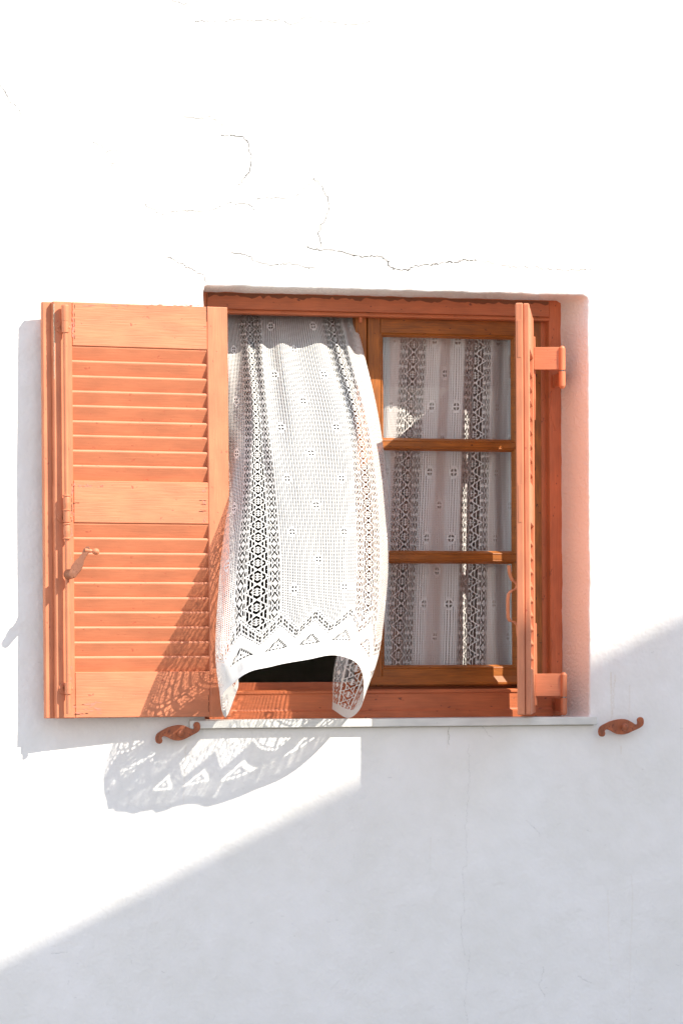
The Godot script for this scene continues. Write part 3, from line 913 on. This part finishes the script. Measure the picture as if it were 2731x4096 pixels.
func lace_picture(W: int, H: int, bands: Array, border: int, thick: int, rows: int, cols: int) -> PackedByteArray:
	var g := PackedByteArray()
	g.resize(W * H)
	for j in H:
		var row := j * W
		var hr := j % rows > 0
		for i in W:
			g[row + i] = 0 if (hr and i % cols >= thick) else 1
	# flowers on the net between the bands, in staggered columns
	var edges := [0]
	for b in bands:
		edges.append(b[0]); edges.append(b[1])
	edges.append(W)
	for e in range(0, edges.size(), 2):
		var x0: int = edges[e]
		var x1: int = edges[e + 1]
		var nc := int((x1 - x0) / 47)
		for c in nc:
			var cx := x0 + int((c + 0.5) * (x1 - x0) / nc)
			var y := 44 + (58 if c % 2 == 1 else 0)
			while y < H - border - 10:
				flower(g, W, H, cx, y, 11, 11)
				y += 116
	# lace bands of big and small lozenges
	for b in bands:
		var x0: int = b[0]
		var x1: int = b[1]
		var wd := x1 - x0
		var sw := int(wd * 0.27)
		for j in H:
			for i in range(x0, x1):
				g[j * W + i] = 1
		for j in H:
			if j % 3 > 0:
				for q in 2:
					g[j * W + x0 + q] = 0
					g[j * W + x1 - 1 - q] = 0
		lozenges(g, W, H, x0 + 4, x0 + sw - 2, 26, 0, false)
		lozenges(g, W, H, x0 + sw, x1 - sw, 26, 13, true)
		lozenges(g, W, H, x1 - sw + 2, x1 - 4, 26, 0, false)
	# zigzag border and the close-woven hem
	var per := 88.0
	var amp := 40.0
	for j in range(H - border, H):
		var t := float(j - (H - border))
		for i in W:
			if H > 780 and (i < 46 or i > 650) and t < border - 16.0: continue
			var ph := fposmod(i / per, 1.0)
			var zz := amp * (1.0 - absf(ph * 2.0 - 1.0))       # tongue of net reaching down at ph .5
			var d := t - zz
			if d < 0: continue
			var s := 1
			if d < 34.0:
				# little four-holed flowers strung along the zigzag, with a row of slits on either side
				var al := absf(i % 15 - 7.0)
				var ac := absf(d - 17.0)
				if ac > 0.9 and ac < 7.5 and al > 0.7 and al < 5.2: s = 0
				elif ac > 11.0 and ac < 14.5 and i % 5 > 1: s = 0
			else:
				# openwork chevron under each tongue
				var dd := fposmod(ph + 0.5, 1.0) - 0.5
				var tt := t - 62.0
				var ed := tt - absf(dd) * 92.0
				if ed > -1.0 and ed < 8.0 and tt < 32.0 and (i + int(j / 2)) % 7 > 1: s = 0
				elif tt > 27.0 and tt < 32.0 and absf(dd) < 0.28 and i % 9 < 6: s = 0
				elif ed > 15.0 and tt < 23.0 and absf(dd) < 0.1 and (i % 6 < 4): s = 0
			g[j * W + i] = s
	return g

func flower(g: PackedByteArray, W: int, H: int, cx: int, cy: int, rx: int, ry: int) -> void:
	for j in range(max(0, cy - ry), min(H, cy + ry + 1)):
		for i in range(max(0, cx - rx), min(W, cx + rx + 1)):
			var x := float(i - cx) / rx
			var y := float(j - cy) / ry
			var r := sqrt(x * x + y * y)
			if r > 1.0 + 0.14 * cos(4.0 * atan2(y, x)): continue
			var s := 1
			if r > 0.10 and r < 0.64 and (absf(x) > 0.12 and absf(y) > 0.10 or r < 0.0): s = 0
			g[j * W + i] = s

func lozenges(g: PackedByteArray, W: int, H: int, x0: int, x1: int, per: int, off: int, big: bool) -> void:
	var cx := (x0 + x1) * 0.5
	var rx := (x1 - x0) * 0.5
	for j in H:
		var cell := floori(float(j + off) / per)
		var cy := (cell + 0.5) * per - off
		for i in range(x0, x1 + 1):
			if i < 0 or i >= W: continue
			var dx := (i - cx) / rx
			var dy := (j - cy) / (per * 0.5)
			var d := absf(dx) + absf(dy)
			var hole := false
			var ai := int(absf(i - cx))
			if d > 1.06:
				# square links between the lozenges
				hole = absf(dx) > 0.22 and d < 1.8 and ai % 8 < 6 and d > 1.12
			elif d > 0.55 and d < 0.97:
				hole = ai % 10 < 8
			elif d < (0.46 if big else 0.42):
				hole = ai > 1 and absf(j - cy) > 0.6
			if hole: g[j * W + i] = 0

func hermite(xs: PackedFloat32Array, ys: Array, x: float) -> Vector3:
	var n := xs.size()
	var k := 0
	while k < n - 2 and x > xs[k + 1]: k += 1
	var h := xs[k + 1] - xs[k]
	var s := (x - xs[k]) / h
	var p0: Vector3 = ys[k]
	var p1: Vector3 = ys[k + 1]
	var m0: Vector3 = (p1 - p0) / h
	var m1 := m0
	if k > 0: m0 = (m0 * (xs[k] - xs[k - 1]) + ((p0 - ys[k - 1]) / (xs[k] - xs[k - 1])) * h) / (xs[k + 1] - xs[k - 1])
	if k < n - 2: m1 = (m1 * (xs[k + 2] - xs[k + 1]) + ((ys[k + 2] - p1) / (xs[k + 2] - xs[k + 1])) * h) / (xs[k + 2] - xs[k])
	var s2 := s * s
	var s3 := s2 * s
	return p0 * (2 * s3 - 3 * s2 + 1) + m0 * h * (s3 - 2 * s2 + s) + p1 * (-2 * s3 + 3 * s2) + m1 * h * (s3 - s2)

func lace_mesh(g: PackedByteArray, W: int, H: int, S: Array, NU: int, NV: int) -> ArrayMesh:
	# S[jv][iu]: surface points on a coarse grid; every solid run of the net becomes a small face
	var Nn := []
	for j in NV + 1:
		var r := PackedVector3Array()
		for i in NU + 1:
			var a: Vector3 = S[j][min(i + 1, NU)] - S[j][max(i - 1, 0)]
			var b: Vector3 = S[min(j + 1, NV)][i] - S[max(j - 1, 0)][i]
			r.append(b.cross(a).normalized())
		Nn.append(r)
	var v := PackedVector3Array()
	var nn := PackedVector3Array()
	var ix := PackedInt32Array()
	var prev_p := PackedVector3Array()
	var prev_n := PackedVector3Array()
	for j in H + 1:
		var fv := float(j) / H * NV
		var j0: int = min(int(fv), NV - 1)
		var tv := fv - j0
		# this raster line on the surface
		var lp := PackedVector3Array()
		var ln := PackedVector3Array()
		for i in NU + 1:
			lp.append(S[j0][i].lerp(S[j0 + 1][i], tv))
			ln.append(Nn[j0][i].lerp(Nn[j0 + 1][i], tv))
		if j > 0:
			var row := (j - 1) * W
			var i := 0
			while i < W:
				if g[row + i] == 0:
					i += 1
					continue
				var e := i + 1
				while e < W and e - i < 10 and g[row + e] == 1: e += 1
				var fa := float(i) / W * NU
				var a0: int = min(int(fa), NU - 1)
				var ta := fa - a0
				var fb := float(e) / W * NU
				var b0: int = min(int(fb), NU - 1)
				var tb := fb - b0
				var base := v.size()
				v.append(prev_p[a0].lerp(prev_p[a0 + 1], ta)); nn.append(prev_n[a0].lerp(prev_n[a0 + 1], ta))
				v.append(prev_p[b0].lerp(prev_p[b0 + 1], tb)); nn.append(prev_n[b0].lerp(prev_n[b0 + 1], tb))
				v.append(lp[b0].lerp(lp[b0 + 1], tb)); nn.append(ln[b0].lerp(ln[b0 + 1], tb))
				v.append(lp[a0].lerp(lp[a0 + 1], ta)); nn.append(ln[a0].lerp(ln[a0 + 1], ta))
				for q in [0, 1, 2, 0, 2, 3]: ix.append(base + q)
				i = e
		prev_p = lp
		prev_n = ln
	var arr := []
	arr.resize(Mesh.ARRAY_MAX)
	arr[Mesh.ARRAY_VERTEX] = v; arr[Mesh.ARRAY_NORMAL] = nn; arr[Mesh.ARRAY_INDEX] = ix
	var m := ArrayMesh.new()
	m.add_surface_from_arrays(Mesh.PRIMITIVE_TRIANGLES, arr)
	print("lace faces ", ix.size() / 3)
	return m

func build_blown_curtain() -> void:
	var us := PackedFloat32Array([0, 0.06, 0.11, 0.16, 0.22, 0.37, 0.5, 0.63, 0.71, 0.78, 0.85, 0.92, 1.0])
	var vs := PackedFloat32Array([0, 0.13, 0.34, 0.55, 0.74, 0.86, 1.0])
	var px := [
		[836, 860, 884, 912, 948, 1045, 1160, 1272, 1318, 1352, 1384, 1408, 1428],
		[850, 868, 890, 922, 965, 1050, 1178, 1308, 1352, 1390, 1425, 1450, 1440],
		[900, 890, 900, 932, 978, 1078, 1230, 1388, 1432, 1470, 1500, 1518, 1480],
		[930, 905, 906, 925, 968, 1108, 1262, 1415, 1470, 1512, 1540, 1551, 1500],
		[940, 890, 874, 888, 942, 1126, 1275, 1422, 1478, 1518, 1544, 1540, 1460],
		[945, 890, 863, 872, 930, 1122, 1268, 1412, 1468, 1502, 1522, 1490, 1345],
		[955, 948, 903, 882, 946, 1095, 1222, 1352, 1426, 1452, 1446, 1396, 1328]]
	var py := [
		[1235, 1235, 1235, 1235, 1235, 1235, 1235, 1235, 1235, 1235, 1235, 1235, 1235],
		[1400, 1400, 1400, 1400, 1400, 1400, 1400, 1400, 1400, 1400, 1400, 1400, 1400],
		[1700, 1700, 1700, 1700, 1700, 1700, 1700, 1700, 1700, 1700, 1700, 1700, 1700],
		[2020, 2020, 2020, 2015, 2005, 2000, 2000, 2000, 2005, 2010, 2020, 2020, 2020],
		[2350, 2350, 2350, 2330, 2305, 2290, 2285, 2285, 2290, 2305, 2330, 2350, 2350],
		[2570, 2600, 2620, 2590, 2545, 2495, 2475, 2465, 2478, 2515, 2580, 2640, 2625],
		[2735, 2765, 2871, 2795, 2722, 2664, 2640, 2622, 2652, 2715, 2822, 2872, 2836]]
	var pz := [
		[-.27, -.27, -.27, -.27, -.27, -.27, -.27, -.27, -.27, -.27, -.27, -.27, -.27],
		[-.24, -.21, -.18, -.155, -.135, -.122, -.115, -.115, -.118, -.125, -.145, -.18, -.24],
		[-.20, -.14, -.09, -.05, -.01, .03, .05, .055, .055, .045, .01, -.06, -.18],
		[-.17, -.08, .0, .045, .085, .13, .15, .145, .13, .10, .05, -.03, -.17],
		[-.15, .01, .11, .15, .185, .22, .235, .23, .205, .165, .10, .0, -.15],
		[-.10, .09, .205, .25, .27, .295, .305, .30, .28, .23, .14, .03, -.13],
		[-.10, .0, .11, .23, .29, .335, .35, .35, .33, .265, .15, .03, -.13]]
	var rows := []
	for r in vs.size():
		var row := []
		for c in us.size(): row.append(P(px[r][c], py[r][c], pz[r][c]))
		rows.append(row)
	var NU := 72
	var NV := 90
	var n := noise(131, 1.0, 2)
	var S := []
	for j in NV + 1:
		var v := float(j) / NV
		var line := PackedVector3Array()
		var ctl := []
		for c in us.size():
			var col := []
			for r in vs.size(): col.append(rows[r][c])
			ctl.append(hermite(vs, col, v))
		for i in NU + 1:
			var u := float(i) / NU
			var p := hermite(us, ctl, u)
			# soft gathers falling from the rod, and a slow ripple
			var fall: float = pow(max(0.0, 1.0 - v / 0.62), 1.3)
			var w := sin(u * TAU * 9.0 + 1.2 * sin(u * 17.0)) * 0.019 * fall * (0.35 + 0.65 * smoothstep(0.0, 0.12, v))
			w += n.get_noise_2d(u * 6.0, v * 3.5) * 0.010 * smoothstep(0.05, 0.4, v)
			w += n.get_noise_2d(u * 26.0 + 3.0, v * 7.0) * 0.004 * smoothstep(0.55, 1.0, v)
			p += Vector3(-0.2, 0, 1.0).normalized() * w
			line.append(p)
		S.append(line)
	var W := 715
	var H := 800
	var g := lace_picture(W, H, [[0, 46], [157, 264], [451, 558], [650, 715]], 140, 2, 3, 6)
	var o := part_mesh("lace_curtain", lace_mesh(g, W, H, S, NU, NV), M.lace, self)
	o.name = numbered("lace_curtain")
	tag(o, "white crochet lace curtain blown out through the open half of the window", "curtain", "lace curtains of the window")

func build_hanging_curtain() -> void:
	var NU := 120
	var NV := 60
	var n := noise(141, 1.0, 2)
	var a0 := P(1440, 1262, -0.265).x
	var a1 := P(2085, 1262, -0.265).x
	var y1 := 2.69
	var y0 := P(1800, 2756, -0.26).y - 0.17
	var S := []
	for j in NV + 1:
		var v := float(j) / NV
		var line := PackedVector3Array()
		for i in NU + 1:
			var u := float(i) / NU
			# bunched columns: fold phase drives both depth and sideways crowding
			var ph := u * TAU * 5.0 + 1.4 * sin(u * 9.0 + 0.6) + n.get_noise_2d(u * 2.0, v * 1.5) * 1.1 * v
			var x: float = lerp(a0, a1, u) + sin(ph * 2.0) * 0.003
			x -= (0.10 * (1.0 - u * 0.8)) * v
			var y: float = lerp(y1, y0, v)
			var z := -0.272 + sin(ph) * (0.0105 + 0.004 * v) + n.get_noise_2d(u * 9.0 + 5.0, v * 2.0) * 0.008
			line.append(Vector3(x, y, z))
		S.append(line)
	var W := 640
	var H := 760
	var g := lace_picture(W, H, [[165, 272], [415, 522]], 128, 4, 3, 6)
	var o := part_mesh("lace_curtain", lace_mesh(g, W, H, S, NU, NV), M.lace, self)
	o.name = numbered("lace_curtain")
	tag(o, "white crochet lace curtain hanging straight behind the shut window panes", "curtain", "lace curtains of the window")

func build_room_things() -> void:
	var r := thing("curtain_rod", "thin dark rod carrying the lace curtains behind the window head", "curtain rod")
	part("rod", MB.new().lathe([Vector2(0.0001, -0.62), Vector2(0.006, -0.619), Vector2(0.006, 0.619), Vector2(0.0001, 0.62)], 12, Transform3D(Basis(Vector3(0, 0, 1), PI / 2), Vector3(0.19, 2.697, -0.268))), M.iron, r)
	for s in [-0.56, 0.56]:
		part("rod_bracket", MB.new().box(Vector3(0.19 + s - 0.006, 2.69, -0.27), Vector3(0.19 + s + 0.006, 2.704, -0.237), 0.002), M.iron, r)
	var c := thing("sideboard", "dark wooden sideboard standing in the room behind the window", "sideboard")
	c.position = Vector3(-0.2, 0.455, -1.9)
	part("carcass", MB.new().box(Vector3(-0.9, 0.08, -0.25), Vector3(0.9, 0.98, 0.22), 0.006), M.dark_wood, c)
	part("top", MB.new().box(Vector3(-0.94, 0.981, -0.27), Vector3(0.94, 1.02, 0.25), 0.008), M.dark_wood, c)
	for k in 3:
		var d := part("door", MB.new().box(Vector3(-0.87 + 0.585 * k, 0.12, 0.2205), Vector3(-0.30 + 0.585 * k, 0.94, 0.24), 0.006), M.dark_wood, c)
		part("knob", MB.new().lathe([Vector2(0.006, 0), Vector2(0.006, 0.012), Vector2(0.014, 0.018), Vector2(0.0001, 0.03)], 12, Transform3D(Basis(Vector3.RIGHT, PI / 2), Vector3(-0.36 + 0.585 * k, 0.55, 0.239))), M.steel, d)
	for x in [-0.82, 0.82]:
		for z in [-0.2, 0.17]:
			part("foot", MB.new().box(Vector3(x - 0.03, 0.0, z - 0.03), Vector3(x + 0.03, 0.0795, z + 0.03), 0.004), M.dark_wood, c)

# ------------------------------------------------------------------ the street and the house whose gable throws the long shadow
func build_street() -> void:
	var g := part("ground", ground_mesh(), M.street, self)
	g.set_meta("kind", "structure")
	var s := 5.6
	var w1 := P(0, 3815, 0)
	var w2 := P(2731, 2430, 0)
	var e1 := w1 + SUN * s
	var e2 := w2 + SUN * s
	var slope := (e2.y - e1.y) / (e2.x - e1.x)
	var xe := e1.x - 1.0                         # eave on the left
	var ye := e1.y - slope * 1.0
	var xr := xe + 6.0                           # ridge
	var yr := ye + slope * 6.0
	var xo := xr + 6.0
	print("neighbour eave ", xe, " ", ye, " slope ", slope)
	var o := thing("neighbour_house", "white gabled house across the lane whose roof shades the lower wall", "house")
	var body := PackedVector2Array([Vector2(xe + 0.35, 0.0), Vector2(xo - 0.35, 0.0), Vector2(xo - 0.35, ye + 0.02), Vector2(xr, yr - 0.2), Vector2(xe + 0.35, ye + 0.02)])
	part("wall", MB.new().prism(body, s + 0.25, s + 9.0), M.white, o)
	for q in [[xe, ye, xr, yr], [xr, yr, xo, ye]]:
		var d := Vector3(q[2] - q[0], q[3] - q[1], 0)
		var up := Vector3(0, 0, 1).cross(d.normalized())
		part("roof_slope", MB.new().sweep(Vector3(q[0], q[1], s), Vector3(q[2], q[3], s), up, Vector3(0, 0, 1), rect_poly(-0.14, 0.0, 0.0, 9.3)), M.tile, o)
	for k in 3:
		for f in 2:
			var x := xe + 2.0 + k * 3.2
			var y := 1.2 + f * 3.1
			var w := part("window", MB.new().box(Vector3(x, y, s + 0.2), Vector3(x + 1.0, y + 1.4, s + 0.26), 0.01), M.frame_v, o)
			part("pane", MB.new().box(Vector3(x + 0.08, y + 0.08, s + 0.19), Vector3(x + 0.92, y + 1.32, s + 0.199), 0.002), M.iron, w)

func ground_mesh() -> MB:
	var m := MB.new()
	m.quad(Vector3(-80, 0, 80), Vector3(80, 0, 80), Vector3(80, 0, -80), Vector3(-80, 0, -80))
	return m

# ------------------------------------------------------------------
func _ready() -> void:
	rng.seed = 7
	var cam := Camera3D.new()
	cam.name = "camera"
	cam.projection = Camera3D.PROJECTION_FRUSTUM
	cam.near = 0.1
	cam.far = 300.0
	cam.size = 0.1 * 4096.0 / FOCAL
	cam.frustum_offset = Vector2(0, 0.1 * (HORIZON - 2048.0) / FOCAL)
	cam.transform = Transform3D(Basis(cam_r.normalized(), cam_u.normalized(), -cam_f), cam_pos)
	add_child(cam)
	cam.make_current()
	var sky := ProceduralSkyMaterial.new()
	sky.sky_top_color = Color(0.555, 0.615, 0.725)
	sky.sky_horizon_color = Color(0.965, 0.945, 0.91)
	sky.sky_curve = 0.18
	sky.ground_bottom_color = Color(0.35, 0.34, 0.32)
	sky.ground_horizon_color = Color(0.6, 0.62, 0.64)
	var env := Environment.new()
	env.background_mode = Environment.BG_SKY
	env.sky = Sky.new()
	env.sky.sky_material = sky
	env.background_energy_multiplier = 1.2
	env.tonemap_mode = Environment.TONE_MAPPER_LINEAR
	env.tonemap_exposure = 2.2
	env.sdfgi_enabled = true
	env.ssao_enabled = true
	env.ssil_enabled = true
	var we := WorldEnvironment.new()
	we.name = "world_environment"
	we.environment = env
	add_child(we)
	var sun := DirectionalLight3D.new()
	sun.name = "sun"
	sun.light_energy = 1.25
	sun.light_color = Color(1.0, 0.965, 0.91)
	sun.light_angular_distance = 0.5
	sun.shadow_enabled = true
	add_child(sun)
	sun.look_at_from_position(SUN, Vector3.ZERO)

	materials()
	build_house()
	build_street()
	build_sill()
	build_window()
	build_left_shutter()
	build_right_shutter()
	build_hooks()
	build_room_things()
	build_blown_curtain()
	build_hanging_curtain()
